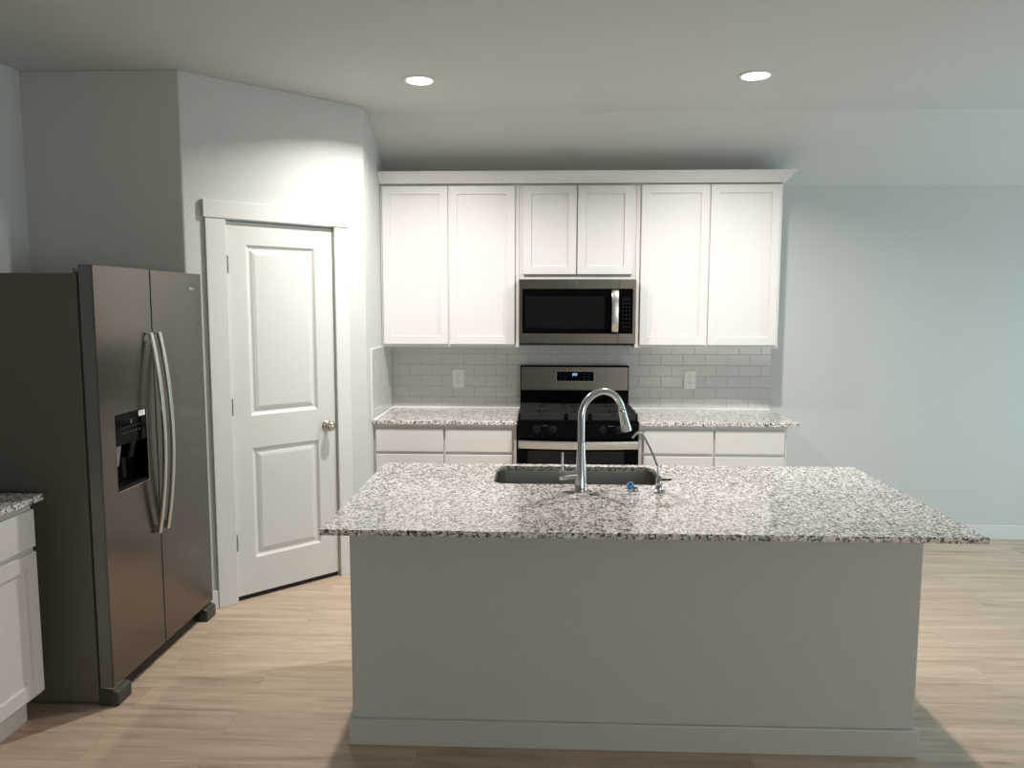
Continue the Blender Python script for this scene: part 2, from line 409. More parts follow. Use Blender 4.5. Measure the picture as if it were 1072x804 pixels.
def upper_cabinet(label, x0, x1, z0, z1, doors, dz0, dz1):
    t = thing('wall_cabinet', label, 'cabinet', ((x0+x1)/2, 0, z0), 0, 'white wall cabinets over the range run')
    ox = (x0+x1)/2
    m = MB().box(x0-ox, x1-ox, -0.305, -0.004, 0.012, z1-z0)
    m.box(x0-ox, x0-ox+0.016, -0.305, -0.004, 0, 0.012).box(x1-ox-0.016, x1-ox, -0.305, -0.004, 0, 0.012)
    m.box(x0-ox+0.016, x1-ox-0.016, -0.305, -0.286, 0, 0.012)
    m.obj('body', CAB, t, bevel=0.001)
    for a, b_ in doors: shaker(a-ox, b_-ox, dz0-z0, dz1-z0, -0.325).obj('door', CAB, t)
    return t
ZU0, ZU1 = 1.363, 2.430
upper_cabinet('tall white shaker wall cabinet left of the microwave', -1.069, -0.152, ZU0, ZU1, [(-1.055, -0.623), (-0.613, -0.180)], 1.3834, 2.417)
upper_cabinet('short white two-door wall cabinet directly above the microwave', -0.1505, 0.6125, 1.8125, ZU1, [(-0.124, 0.2225), (0.2315, 0.587)], 1.845, 2.417)
upper_cabinet('tall white shaker wall cabinet right of the microwave', 0.614, 1.551, ZU0, ZU1, [(0.645, 1.081), (1.090, 1.535)], 1.3834, 2.420)

# crown moulding, mitred at its right end
cm = MB()
prof = [(0.0, 2.4305), (0.010, 2.4305), (0.014, 2.438), (0.020, 2.440), (0.060, 2.488), (0.066, 2.490), (0.068, 2.501), (0.0, 2.501)]
yf, xe = -0.3255, 1.545
rr = []
for stage in range(3):
    ring = []
    for o, z in prof:
        ring.append({0: (XRET+0.002, yf-o, z), 1: (xe+o, yf-o, z), 2: (xe+o, -0.004, z)}[stage])
    rr.append(ring)
cm.rings(rr)
tag(cm.obj('crown_moulding', CAB), 'white angled crown moulding running along the top of the wall cabinets', 'molding')

def base_cabinet(label, x0, x1, drawers, dz, doors, doorz, loc, rz, depth=0.61, yfront=-0.63, group=None, toe=True):
    """local frame: back at y=0, front towards -y"""
    t = thing('base_cabinet', label, 'cabinet', loc, rz, group)
    m = MB()
    m.box(x0, x0+0.018, -depth, -0.004, 0.0, 0.888).box(x1-0.018, x1, -depth, -0.004, 0.0, 0.888)
    m.box(x0+0.018, x1-0.018, -depth, -depth+0.02, 0.105, 0.888).box(x0+0.018, x1-0.018, -0.02, -0.004, 0.105, 0.888)
    m.box(x0+0.018, x1-0.018, -depth+0.02, -0.02, 0.105, 0.122)
    # toe recess cut from the side panels by a darker kick board set back
    m.obj('body', CAB, t, bevel=0.001)
    for a, b_ in drawers: slab(a, b_, dz[0], dz[1], yfront).obj('drawer', CAB, t)
    for a, b_ in doors: shaker(a, b_, doorz[0], doorz[1], yfront, rail=0.057).obj('door', CAB, t)
    return t
GB = 'white base cabinets beside the range'
tb = base_cabinet('white base cabinet left of the range', -1.069, -0.156, [(-1.053, -0.622), (-0.609, -0.184)], (0.715, 0.860),
             [(-1.053, -0.622), (-0.609, -0.184)], (0.135, 0.695), (0, 0, 0), 0, group=GB)
MB().box(-1.051, -0.174, -0.545, -0.53, 0.0, 0.104).obj('toe_kick', CAB, tb)
tb = base_cabinet('white base cabinet right of the range', 0.616, 1.540, [(0.645, 1.079), (1.091, 1.521)], (0.715, 0.862),
             [(0.645, 1.079), (1.091, 1.521)], (0.135, 0.695), (0, 0, 0), 0, group=GB)
MB().box(0.634, 1.522, -0.545, -0.53, 0.0, 0.104).obj('toe_kick', CAB, tb)

ZT = 0.914
def worktop(x0, x1, y0, y1, z0=0.8885, z1=ZT):
    return MB().box(x0, x1, y0, y1, z0, z1)
tag(worktop(XRET+0.001, -0.1525, -0.645, -0.001).obj('granite_countertop', GRAN, bevel=0.003), 'speckled granite countertop left of the range', 'countertop')
tag(worktop(0.6135, 1.608, -0.645, -0.001).obj('granite_countertop', GRAN, bevel=0.003), 'speckled granite countertop right of the range', 'countertop')

# ------------------------------------------------------------------ subway tile backsplash
bs = thing('tile_backsplash', 'white subway tile backsplash behind the range and both back countertops', 'backsplash', (0, 0, ZT))
TW, TH, G = 0.1545, 0.0772, 0.0022
def tile_field(u0, u1, h0, h1, phase, put):
    m = MB(); r = 0; z = h0
    while z < h1 - 0.004:
        zt = min(z + TH, h1)
        u = u0 - TW + (phase + (0.5 if r % 2 else 0.0)) * TW % TW
        while u < u1:
            a, b_ = max(u, u0), min(u + TW, u1)
            if b_ - a > 0.006:
                rr = []
                for e, d in ((G/2, 0.0), (G/2, 0.0070), (G/2+0.0014, 0.0083)):
                    rr.append([put(a+e, d, z+e), put(b_-e, d, z+e), put(b_-e, d, zt-e), put(a+e, d, zt-e)])
                m.rings(rr)
            u += TW
        z = zt; r += 1
    return m
ZH = 0.448
m = tile_field(XRET+0.009, 1.603, 0.0, ZH, 0.30, lambda u, d, z: (u, -0.001-d, z+0.001))
m.obj('back_tiles', TILE, bs)
MB().box(XRET+0.001, 1.603, -0.0075, -0.0008, 0.001, ZH).obj('back_grout', GROUT, bs)
# side run reaching below the worktop level where the counter stops, as in the return wall
m = tile_field(0.009, 0.668, 0.0, ZH, 0.55, lambda u, d, z: (XRET+0.001+d, -u, z+0.001))
bs2 = thing('tile_backsplash', 'narrow white subway tile strip on the return wall left of the counter', 'backsplash', (0, 0, ZT))
m.obj('side_tiles', TILE, bs2)
MB().box(XRET+0.0008, XRET+0.0075, -0.668, -0.009, 0.001, ZH).obj('side_grout', GROUT, bs2)
e = MB().box(XRET+0.0008, XRET+0.0105, -0.676, -0.668, 0.0, ZH+0.006).box(XRET+0.0008, XRET+0.0105, -0.668, -0.331, ZH, ZH+0.006)
e.obj('edge_strip', CAULK, bs2)
CL = [(-0.0085, 0.0008), (-0.016, 0.0008), (-0.0085, 0.009)]
MB().prism(CL, 'x', XRET+0.012, -0.154).obj('caulk_line', CAULK, bs); MB().prism(CL, 'x', 0.6155, 1.603).obj('caulk_line', CAULK, bs)
MB().prism([(XRET+0.0085, 0.0008), (XRET+0.016, 0.0008), (XRET+0.0085, 0.009)], 'y', -0.645, -0.016).obj('caulk_line', CAULK, bs2)

def outlet(label, x):
    t = thing('wall_outlet', label, 'outlet', (x, -0.0095, 1.123), 0, 'duplex outlets on the backsplash')
    m = MB(); pr = rrect(-0.041, 0.041, -0.064, 0.064, 0.006, 4); pi = rrect(-0.038, 0.038, -0.061, 0.061, 0.005, 4)
    m.rings([[(p[0], 0, p[1]) for p in pr], [(p[0], -0.003, p[1]) for p in pr], [(p[0], -0.0055, p[1]) for p in pi]])
    m.obj('cover_plate', PLASTW, t)
    for dz in (-0.0195, 0.0195):
        f = MB(); q = rrect(-0.0165, 0.0165, dz-0.0145, dz+0.0145, 0.010, 5)
        f.rings([[(p[0], -0.0050, p[1]) for p in q], [(p[0], -0.0075, p[1]) for p in q]])
        r = f.obj('receptacle', PLASTW, t)
        s = MB().box(-0.0078, -0.0054, -0.0079, -0.0070, dz-0.003, dz+0.0075).box(0.0054, 0.0078, -0.0079, -0.0070, dz-0.002, dz+0.0065)
        s.lathe([(0.0026, -0.0079), (0.0026, -0.0070)], (0, 0, dz-0.0085), 'y', 10)
        s.obj('slot', SLOT, r)
    MB().lathe([(0.0035, -0.0055), (0.003, -0.0068), (0, -0.007)], (0, 0, 0), 'y', 12).obj('screw', NICKEL, t)
    return t
outlet('white duplex outlet on the tile left of the range', -0.591)
outlet('white duplex outlet on the tile right of the range', 1.041)

# ------------------------------------------------------------------ microwave over the range
mw = thing('microwave', 'stainless over-the-range microwave with black glass door, hung under the short wall cabinet', 'microwave', (0.2306, 0, 1.395))
hw, MH = 0.379, 0.416
MB().box(-hw+0.002, hw-0.002, -0.372, -0.0125, 0.008, MH-0.002).obj('body', BLACKP, mw, bevel=0.003)
v = MB().box(-hw+0.004, hw-0.004, -0.394, -0.02, -0.011, -0.0005)
for sx in (-0.2, 0.2): v.box(sx-0.08, sx+0.08, -0.30, -0.12, -0.014, -0.011)
v.obj('underside_vent', GASK, mw)
dxr = 0.497 - 0.2306
def frame_front(x0, x1, z0, z1, gx0, gx1, gz0, gz1, yb, yf):
    m = MB()
    m.box(x0, x1, yf, yb, gz1, z1).box(x0, x1, yf, yb, z0, gz0)
    if gx0 > x0: m.box(x0, gx0, yf, yb, gz0, gz1)
    if gx1 < x1: m.box(gx1, x1, yf, yb, gz0, gz1)
    return m
GZ0, GZ1 = 0.063, 0.354
dr = frame_front(-hw, dxr-0.0008, 0.0, MH, -hw+0.020, dxr-0.0008, GZ0, GZ1, -0.372, -0.400).obj('door', STEEL, mw, bevel=0.0015)
MB().box(-hw+0.020, dxr-0.0008, -0.3985, -0.374, GZ0, GZ1).obj('door_glass', BLACKG, dr)
MB().box(-0.340, 0.176, -0.3992, -0.3986, 0.098, 0.306).obj('window', WINGL, dr)
hp = [(0.242, -0.402, 0.076), (0.242, -0.418, 0.078), (0.242, -0.432, 0.095), (0.242, -0.440, 0.14), (0.242, -0.443, 0.208),
      (0.242, -0.440, 0.276), (0.242, -0.432, 0.322), (0.242, -0.418, 0.340), (0.242, -0.402, 0.342)]
MB().tube(hp, 0, 16, flat=(0.044, 0.012), up=(0, -1, 0)).obj('handle', HANDLEM, dr, smooth=SM)
cp = frame_front(dxr+0.0008, hw, 0.0, MH, dxr+0.0008, hw-0.020, GZ0, GZ1, -0.372, -0.400).obj('control_panel', STEEL, mw, bevel=0.0015)
MB().box(dxr+0.0008, hw-0.020, -0.3985, -0.374, GZ0, GZ1).obj('control_glass', BLACKG, cp)
MB().box(dxr+0.024, hw-0.034, -0.3991, -0.3986, 0.278, 0.298).obj('display', WINGL, cp)
kp = MB()
for r in range(7):
    for c in range(3):
        x = dxr + 0.030 + c*0.020; z = 0.262 - r*0.0255
        kp.box(x-0.0035, x+0.0035, -0.3990, -0.3986, z-0.0010, z+0.0010)
kp.obj('keypad_mark', ICON, cp)
lg = MB(); pts = [(-0.010+0.0205*math.cos(a)*0.55+0.008, -0.4005, 0.386+0.009*math.sin(a)) for a in [PI*0.15+i*PI*1.55/14 for i in range(15)]]
lg.tube(pts, [0.0003+0.0009*math.sin(PI*i/14) for i in range(15)], 6)
lg.obj('emblem', HANDLEM, dr)

# ------------------------------------------------------------------ range
rg = thing('gas_range', 'stainless and black freestanding gas range between the two base cabinets', 'stove', (0.2306, 0, 0))
rw = 0.376
MB().box(-rw, rw, -0.62, -0.03, 0.05, 0.905).obj('body', BLACKE, rg, bevel=0.002)
# backguard
bgd = MB().prism([(-0.012, 0.90), (-0.012, 1.222), (-0.055, 1.224), (-0.066, 1.212), (-0.072, 1.05), (-0.080, 0.96), (-0.080, 0.90)], 'x', -rw-0.002, rw+0.002).obj('backguard', BLACKE, rg, bevel=0.004)
pl = MB(); q = rrect(-rw+0.004, rw-0.004, 1.052, 1.214, 0.010, 4)
def yb(z): return -0.0675 - (1.212-z)*0.037
pl.rings([[(p[0], yb(p[1])+0.012, p[1]) for p in q], [(p[0], yb(p[1])-0.003, p[1]) for p in q]])
panel = pl.obj('backguard_panel', STEEL, bgd, bevel=0.0015)
q0 = rrect(-0.126, 0.137, 1.113, 1.186, 0.006, 4); q = rrect(-0.1235, 0.1345, 1.1155, 1.1835, 0.005, 4)
k = MB().rings([[(p[0], yb(p[1])-0.0025, p[1]) for p in q0], [(p[0], yb(p[1])-0.0045, p[1]) for p in q0]])
k.obj('display_bezel', NICKEL, bgd)
k = MB().rings([[(p[0], yb(p[1])-0.004, p[1]) for p in q], [(p[0], yb(p[1])-0.0056, p[1]) for p in q]])
k.obj('control_display', DISPBG, bgd)
# seven-segment clock letters
sg = MB()
def seg_char(x, z, w, h, segs, t=0.0032):
    L = {'a': (x, x+w, z+h-t, z+h), 'g': (x, x+w, z+h/2-t/2, z+h/2+t/2), 'd': (x, x+w, z, z+t),
         'f': (x, x+t, z+h/2, z+h), 'e': (x, x+t, z, z+h/2), 'b': (x+w-t, x+w, z+h/2, z+h), 'c': (x+w-t, x+w, z, z+h/2)}
    for s_ in segs:
        a, b_, c, d = L[s_]; yy = yb((c+d)/2)-0.0064; sg.box(a, b_, yy, yy+0.0015, c, d)
seg_char(-0.0130, 1.150, 0.0135, 0.020, 'abefg'); seg_char(0.0060, 1.150, 0.0135, 0.020, 'aefg')
sg.obj('display_digits', DISP, bgd)
ic = MB()
for x in (-0.098, -0.070, 0.070, 0.100):
    for z in (1.166, 1.146, 1.128):
        yy = yb(z)-0.0061; ic.box(x-0.006, x+0.006, yy, yy+0.0008, z-0.0012, z+0.0012)
ic.obj('panel_icon', ICON, bgd)
# cooktop pan and burners
MB().box(-rw-0.003, rw+0.003, -0.655, -0.075, 0.905, 0.922).obj('cooktop', BLACKE, rg, bevel=0.005)
for bx in (-0.235, 0.235):
    for by in (-0.22, -0.50):
        b_ = MB().lathe([(0.055, 0.922), (0.052, 0.930), (0.040, 0.932), (0.040, 0.938), (0.036, 0.942), (0, 0.942)], (bx, by, 0), 'z', 24)
        b_.obj('burner', BLACKP, rg, smooth=SM)
b_ = MB()
b_.rings([[(p[0], p[1]-0.36, z) for p in rrect(-w, w, -0.12, 0.12, w-0.001, 6)] for w, z in ((0.040, 0.922), (0.038, 0.932), (0.030, 0.938))])
b_.obj('burner', BLACKP, rg)
# continuous cast iron grates: outer frame, feet, ladder of fingers
def grate(x0, x1):
    g = MB(); y0, y1 = -0.640, -0.092; za, zb = 0.948, 0.964; s_ = 0.014
    g.box(x0, x1, y0, y0+s_, 0.9225, zb).box(x0, x1, y1-s_, y1, za, zb).box(x0, x0+s_, y0, y1, za, zb).box(x1-s_, x1, y0, y1, za, zb)
    cx = (x0+x1)/2
    ym = (y0+y1)/2
    g.box(x0, x1, ym-0.008, ym+0.008, za, zb)
    for yc in ((y0+ym)/2, (ym+y1)/2):
        g.box(x0, cx-0.03, yc-0.006, yc+0.006, za, zb).box(cx+0.03, x1, yc-0.006, yc+0.006, za, zb)
        for dy in (-0.07, 0.07):
            g.box(x0, x1, yc+dy-0.005, yc+dy+0.005, za, zb)
        g.box(cx-0.006, cx+0.006, yc-0.137, yc-0.03, za, zb).box(cx-0.006, cx+0.006, yc+0.03, yc+0.137, za, zb)
    for x in (x0, x1-s_):
        for y in (y0, ym-0.007, y1-s_): g.box(x, x+s_, y, y+s_, 0.9205, za)
    g.obj('grate', IRON, rg, bevel=0.002)
grate(-rw+0.002, -0.076); grate(-0.073, 0.073); grate(0.076, rw-0.002)
# front control panel with four knobs
MB().prism([(-0.62, 0.800), (-0.658, 0.800), (-0.662, 0.812), (-0.660, 0.895), (-0.650, 0.906), (-0.62, 0.906)], 'x', -rw-0.003, rw+0.003).obj('front_panel', BLACKE, rg, bevel=0.003)
for x in (-0.259, -0.157, 0.154, 0.256):
    k = MB().lathe([(0.026, 0.0), (0.026, -0.006), (0.021, -0.008), (0.0195, -0.026), (0.017, -0.029), (0, -0.029)], (x, -0.6615, 0.868), 'y', 24)
    k.box(x-0.0035, x+0.0035, -0.697, -0.686, 0.849, 0.887)
    k.obj('knob', BLACKP, rg, smooth=0.5)
tk = MB()
for x in (-0.208, 0.205): tk.box(x-0.020, x+0.020, -0.6622, -0.6615, 0.889, 0.8915)
tk.obj('knob_marking', ICON, rg)
od = MB().box(-rw-0.002, rw+0.002, -0.655, -0.622, 0.185, 0.797).obj('oven_door', BLACKE, rg, bevel=0.004)
MB().box(-0.315, 0.290, -0.6565, -0.654, 0.30, 0.728).obj('oven_window', WINGL, od)
n = 17; hp = []
for i in range(n):
    u = -1 + 2*i/(n-1); hp.append((u*0.372, -0.685 - 0.030*(1-u*u), 0.776))
MB().tube(hp, 0, 16, flat=(0.014, 0.050), up=(0, 0, 1)).obj('oven_handle', HANDLEM, od, smooth=SM)
for x in (-0.345, 0.345): MB().box(x-0.012, x+0.012, -0.690, -0.654, 0.758, 0.794).obj('handle_bracket', BLACKP, od)
MB().box(-rw-0.002, rw+0.002, -0.652, -0.622, 0.065, 0.178).obj('storage_drawer', STEEL, rg, bevel=0.003)
for x in (-0.33, 0.33):
    for y in (-0.57, -0.10):
        MB().lathe([(0.018, 0.0), (0.018, 0.012), (0.009, 0.014), (0.009, 0.052)], (x, y, 0), 'z', 12).obj('foot', BLACKP, rg)

# ------------------------------------------------------------------ kitchen island
IX0, IX1, IY0, IY1 = -0.7224, 1.4193, -3.031, -1.951
BX0, BX1, BY0, BY1 = -0.7011, 1.3667, -2.7281, -1.985
isl = thing('kitchen_island', 'grey painted kitchen island base with white baseboard under the large granite top', 'kitchen island', ((BX0+BX1)/2, (BY0+BY1)/2, 0))
cx, cy = (BX0+BX1)/2, (BY0+BY1)/2
def bxi(m, x0, x1, y0, y1, z0, z1): return m.box(x0-cx, x1-cx, y0-cy, y1-cy, z0, z1)
m = MB()
out = [(BX0, BY0), (BX1, BY0), (BX1, BY1), (BX0, BY1)]; inn = [(BX0+0.1, BY0+0.1), (BX1-0.1, BY0+0.1), (BX1-0.1, BY1-0.02), (BX0+0.1, BY1-0.02)]
P = lambda L, z: [(p[0]-cx, p[1]-cy, z) for p in L]
m.rings([P(out, 0.0), P(out, 0.8935), P(inn, 0.8935), P(inn, 0.0)], False, False)
A = P(out, 0.0); B = P(inn, 0.0)
m.obj('body', WALL, isl, bevel=0.005, seg=3)
m = MB(); th = 0.014
o2 = [(BX0-th, BY0-th), (BX1+th, BY0-th), (BX1+th, BY1-0.03), (BX0-th, BY1-0.03)]
bxi(m, BX0-th, BX1+th, BY0-th, BY0-0.0005, 0, BBH); bxi(m, BX0-th, BX0-0.0005, BY0-0.0005, BY1-0.03, 0, BBH); bxi(m, BX1+0.0005, BX1+th, BY0-0.0005, BY1-0.03, 0, BBH)
m.obj('baseboard', mat('grey_white_baseboard_paint', (0.545, 0.565, 0.558), 0.4), isl, bevel=0.004)
# aisle side: doors of the sink base
for i in range(4):
    a = BX0 + 0.02 + i*0.508
    d = shaker(-(a+0.495)+cx, -a+cx, 0.13, 0.86, -(BY1-cy)-0.020).obj('door', CAB, isl); d.rotation_euler = (0, 0, PI)

SX0, SX1, SY0, SY1, SR = -0.196, 0.506, -2.350, -1.998, 0.055
bm = bmesh.new()
outer = [(IX0, IY0), (IX1, IY0), (IX1, IY1), (IX0, IY1)]
hole = rrect(SX0, SX1, SY0, SY1, SR, 8)
edges = []
for loop in (outer, hole):
    vs = [bm.verts.new((p[0], p[1], 0.894)) for p in loop]
    for i in range(len(vs)): edges.append(bm.edges.new((vs[i], vs[(i+1) % len(vs)])))
bmesh.ops.triangle_fill(bm, use_beauty=True, use_dissolve=False, edges=edges)
hv = [f for f in bm.faces if all(SX0 < v.co.x < SX1 and SY0 < v.co.y < SY1 for v in f.verts)]
ext = bmesh.ops.extrude_face_region(bm, geom=list(bm.faces))
for v in ext['geom']:
    if isinstance(v, bmesh.types.BMVert): v.co.z = ZT
m = MB(); m.bm.free(); m.bm = bm
tag(m.obj('granite_countertop', GRAN, bevel=0.002), 'large speckled granite island top with the sink cut into it', 'countertop')

# undermount sink
sk = thing('kitchen_sink', 'rectangular stainless undermount sink set in the island top', 'sink', ((SX0+SX1)/2, (SY0+SY1)/2, 0.68))
sx, sy = (SX1-SX0)/2, (SY1-SY0)/2
def sring(e, z, r): return [(p[0], p[1], z) for p in rrect(-sx+e, sx-e, -sy+e, sy-e, r, 8)]
m = MB()
m.rings([sring(-0.022, 0.2125, 0.075), sring(-0.022, 0.2105, 0.075), sring(-0.008, 0.2085, 0.062), sring(-0.001, 0.03, 0.05), sring(0.02, -0.002, 0.04), sring(0.16, -0.002, 0.01)], False, True)
m.rings([sring(-0.022, 0.2125, 0.075), sring(-0.006, 0.2125, 0.060), sring(0.002, 0.2105, 0.055), sring(0.004, 0.035, 0.050), sring(0.012, 0.012, 0.045), sring(0.035, 0.002, 0.03), sring(0.16, 0.0, 0.01)], False, True)
bmesh.ops.remove_doubles(m.bm, verts=m.bm.verts, dist=1e-5)
m.obj('bowl', SINKM, sk, smooth=SM)
MB().lathe([(0.056, 0.0015), (0.054, 0.004), (0.042, 0.003), (0.038, 0.0016), (0.0, 0.0016)], (0, 0.02, 0), 'z', 28).obj('drain', CHROME, sk, smooth=SM)

# pull-down faucet
FX, FY = 0.158, -2.447
fc = thing('kitchen_faucet', 'tall chrome gooseneck pull-down faucet on the camera side of the sink', 'faucet', (FX, FY, ZT))
MB().lathe([(0.0265, 0.0005), (0.0265, 0.004), (0.0245, 0.007), (0.0245, 0.03), (0.0225, 0.06), (0.0195, 0.10), (0.0170, 0.145), (0.0150, 0.186), (0.0148, 0.19), (0, 0.19)], (0, 0, 0), 'z', 36).obj('base', CHROME, fc, smooth=SM)
ax = Vector((0.160, 0.092, 0)).normalized()
path = [Vector((0, 0, 0.18)), Vector((0, 0, 0.24)), Vector((0, 0, 0.280))]
Rr = 0.098; c0 = ax*Rr + Vector((0, 0, 0.290))
for i in range(0, 25):
    a = PI - (PI*0.93)*i/24
    path.append(c0 + ax*(Rr*math.cos(a)) + Vector((0, 0, Rr*math.sin(a))))
MB().tube(path, 0.0138, 24).obj('gooseneck', CHROME, fc, smooth=SM)
tdir = (path[-1]-path[-2]).normalized(); p0 = path[-1]
L = [(0.0, 0.0142), (0.002, 0.0155), (0.010, 0.0155), (0.030, 0.0165), (0.055, 0.0185), (0.087, 0.0210), (0.093, 0.0205), (0.0935, 0.016), (0.0920, 0.0)]
MB().tube([p0 + tdir*l for l, r in L], [max(r, 1e-4) for l, r in L], 28).obj('spray_head', CHROME, fc, smooth=SM)
MB().tube([(-0.012, 0, 0.062), (-0.060, -0.004, 0.060), (-0.0605, -0.004, 0.060), (-0.083, -0.006, 0.059), (-0.085, -0.006, 0.059)], [0.0150, 0.0165, 0.0190, 0.0190, 0.0165], 24).obj('valve_body', CHROME, fc, smooth=SM)
MB().tube([(-0.072, -0.004, 0.072), (-0.073, 0.000, 0.110), (-0.073, 0.003, 0.149), (-0.073, 0.003, 0.150)], [0.0046, 0.0044, 0.0044, 0.003], 14).obj('lever', CHROME, fc, smooth=SM)

# filtered-water tap beside it
WX, WY = 0.465, -2.464
wt = thing('water_tap', 'small slender filtered-water tap with black lever at the right corner of the sink', 'faucet', (WX, WY, ZT))
MB().lathe([(0.024, 0.0005), (0.024, 0.004), (0.021, 0.007), (0.0165, 0.010), (0.0160, 0.018), (0.0125, 0.026), (0.0155, 0.034), (0.0155, 0.044), (0.011, 0.054), (0.0065, 0.060), (0.0045, 0.066), (0, 0.066)], (0, 0, 0), 'z', 28).obj('base', CHROME, wt, smooth=SM)
wp = [(-0.004, 0.0, 0.058), (-0.006, 0.002, 0.095), (-0.012, 0.008, 0.112), (-0.028, 0.036, 0.155), (-0.052, 0.072, 0.203), (-0.060, 0.084, 0.214), (-0.070, 0.091, 0.219), (-0.083, 0.098, 0.214), (-0.096, 0.104, 0.196)]
def smooth_path(pts, k=5):
    P_ = [Vector(p) for p in pts]; out_ = []
    for i in range(len(P_)-1):
        a, b2, c, d = P_[max(i-1, 0)], P_[i], P_[i+1], P_[min(i+2, len(P_)-1)]
        for j in range(k):
            t_ = j/k
            out_.append(0.5*((2*b2) + (c-a)*t_ + (2*a-5*b2+4*c-d)*t_*t_ + (3*b2-a-3*c+d)*t_**3))
    return out_ + [P_[-1]]
MB().tube(smooth_path(wp), 0.0042, 14).obj('spout', CHROME, wt, smooth=SM)
MB().lathe([(0.0062, -0.005), (0.0065, 0.0), (0.0062, 0.006)], (-0.058, 0.081, 0.212), 'z', 14).obj('collar', CHROME, wt, smooth=SM)
MB().tube([(-0.004, -0.004, 0.050), (0.016, -0.006, 0.0495), (0.044, -0.010, 0.052), (0.047, -0.010, 0.052)], [0.0048, 0.0042, 0.0038, 0.002], 12).obj('lever', BLACKP, wt, smooth=SM)

# little blue plastic piece lying on the granite
bc = thing('plastic_cap', 'small clear plastic cap with a blue twist, lying on the granite between the faucets', 'cap', (0.358, -2.452, ZT))
MB().lathe([(0.021, 0.0006), (0.0225, 0.003), (0.021, 0.008), (0.017, 0.010), (0.0, 0.0095)], (0.006, 0, 0), 'z', 24).obj('disc', CLEAR, bc, smooth=SM)
tw = [(-0.016, -0.004, 0.012), (-0.012, 0.006, 0.022), (-0.004, 0.010, 0.030), (0.004, 0.002, 0.027), (0.000, -0.008, 0.018), (-0.010, -0.006, 0.014), (-0.014, 0.004, 0.026), (-0.006, 0.008, 0.021), (0.008, 0.004, 0.016), (0.016, -0.004, 0.0125), (0.020, 0.000, 0.0125)]
MB().tube(smooth_path(tw), 0.0044, 10).obj('blue_twist', BLUE, bc, smooth=SM)

# ------------------------------------------------------------------ fridge (front faces +X)
fr = thing('refrigerator', 'dark stainless side-by-side refrigerator with ice dispenser, against the left wall', 'refrigerator', (-1.742, -2.504, 0), PI/2)
FWD = 0.957
MB().box(0.0, FWD, 0.068, 0.76, 0.015, 1.765).obj('cabinet', FRIDGES, fr, bevel=0.005)
MB().box(0.012, FWD-0.012, 0.056, 0.069, 0.09, 1.76).obj('gasket', GASK, fr)
def fdoor(x0, x1, hole=None):
    m = MB(); z0, z1, y0, y1 = 0.080, 1.797, 0.0, 0.057
    if hole:
        a, b_, c, d = hole
        xs = [x0, a, b_, x1]; zs = [z0, c, d, z1]
    else: xs = [x0, x1]; zs = [z0, z1]
    for i in range(len(xs)-1):
        for j in range(len(zs)-1):
            if hole and i == 1 and j == 1: continue
            for y in (y0, y1): m.face([(xs[i], y, zs[j]), (xs[i+1], y, zs[j]), (xs[i+1], y, zs[j+1]), (xs[i], y, zs[j+1])])
    for (p, q) in (((x0, z0), (x1, z0)), ((x1, z0), (x1, z1)), ((x1, z1), (x0, z1)), ((x0, z1), (x0, z0))):
        m.face([(p[0], y0, p[1]), (q[0], y0, q[1]), (q[0], y1, q[1]), (p[0], y1, p[1])])
    if hole:
        for (p, q) in (((a, c), (b_, c)), ((b_, c), (b_, d)), ((b_, d), (a, d)), ((a, d), (a, c))):
            m.face([(p[0], y0, p[1]), (q[0], y0, q[1]), (q[0], y1, q[1]), (p[0], y1, p[1])])
    bmesh.ops.remove_doubles(m.bm, verts=m.bm.verts, dist=1e-5)
    if hole:  # merge coplanar strips on the outer sides
        bmesh.ops.dissolve_limit(m.bm, angle_limit=0.01, verts=m.bm.verts, edges=m.bm.edges)
    return m
HO = (0.106, 0.356, 0.872, 1.190)
d1 = fdoor(0.0, 0.434, HO).obj('freezer_door', FRIDGEF, fr, bevel=0.003)
d2 = fdoor(0.445, FWD).obj('fridge_door', FRIDGEF, fr, bevel=0.003)
for d, a, b_ in ((d1, 0.0, 0.434), (d2, 0.445, FWD)):
    m = MB()
    m.box(a-0.0012, a, 0.006, 0.056, 0.083, 1.794).box(b_, b_+0.0012, 0.006, 0.056, 0.083, 1.794)
    m.obj('door_edge', FRIDGEE, d)
# dispenser
dp = MB()
a, b_, c, d = HO; yb2 = 0.052
dp.face([(a, yb2, c), (b_, yb2, c), (b_, yb2, d), (a, yb2, d)])
e = 0.0004
dp.face([(a+e, 0.001, c), (a+e, yb2, c), (a+e, yb2, d), (a+e, 0.001, d)]); dp.face([(b_-e, 0.001, c), (b_-e, yb2, c), (b_-e, yb2, d), (b_-e, 0.001, d)])
dp.face([(a, 0.001, c+e), (b_, 0.001, c+e), (b_, yb2, c+e), (a, yb2, c+e)]); dp.face([(a, 0.001, d-e), (b_, 0.001, d-e), (b_, yb2, d-e), (a, yb2, d-e)])
disp = dp.obj('dispenser_recess', BLACKG, d1)
MB().box(a+0.001, b_-0.001, 0.000, 0.030, 1.060, d-0.001).obj('dispenser_panel', BLACKG, d1, bevel=0.002)
m = MB()
for i, x in enumerate((0.165, 0.190, 0.215, 0.240, 0.265, 0.29)):
    for j, z in enumerate((1.130, 1.108)):
        m.box(x-0.005, x+0.005, -0.0006, 0.0004, z-0.0015, z+0.0015)
m.box(0.222, 0.232, -0.0006, 0.0004, 1.142, 1.160)
m.obj('panel_icon', ICON, d1)
MB().box(0.291, 0.343, -0.0008, 0.0002, 1.163, 1.186).obj('sticker', LABELW, d1)
m = MB()
for i in range(2): m.box(0.296+0.004*i, 0.330-0.006*i, -0.0011, -0.0007, 1.178-0.008*i, 1.1805-0.008*i)
m.obj('sticker_print', ICON, d1)
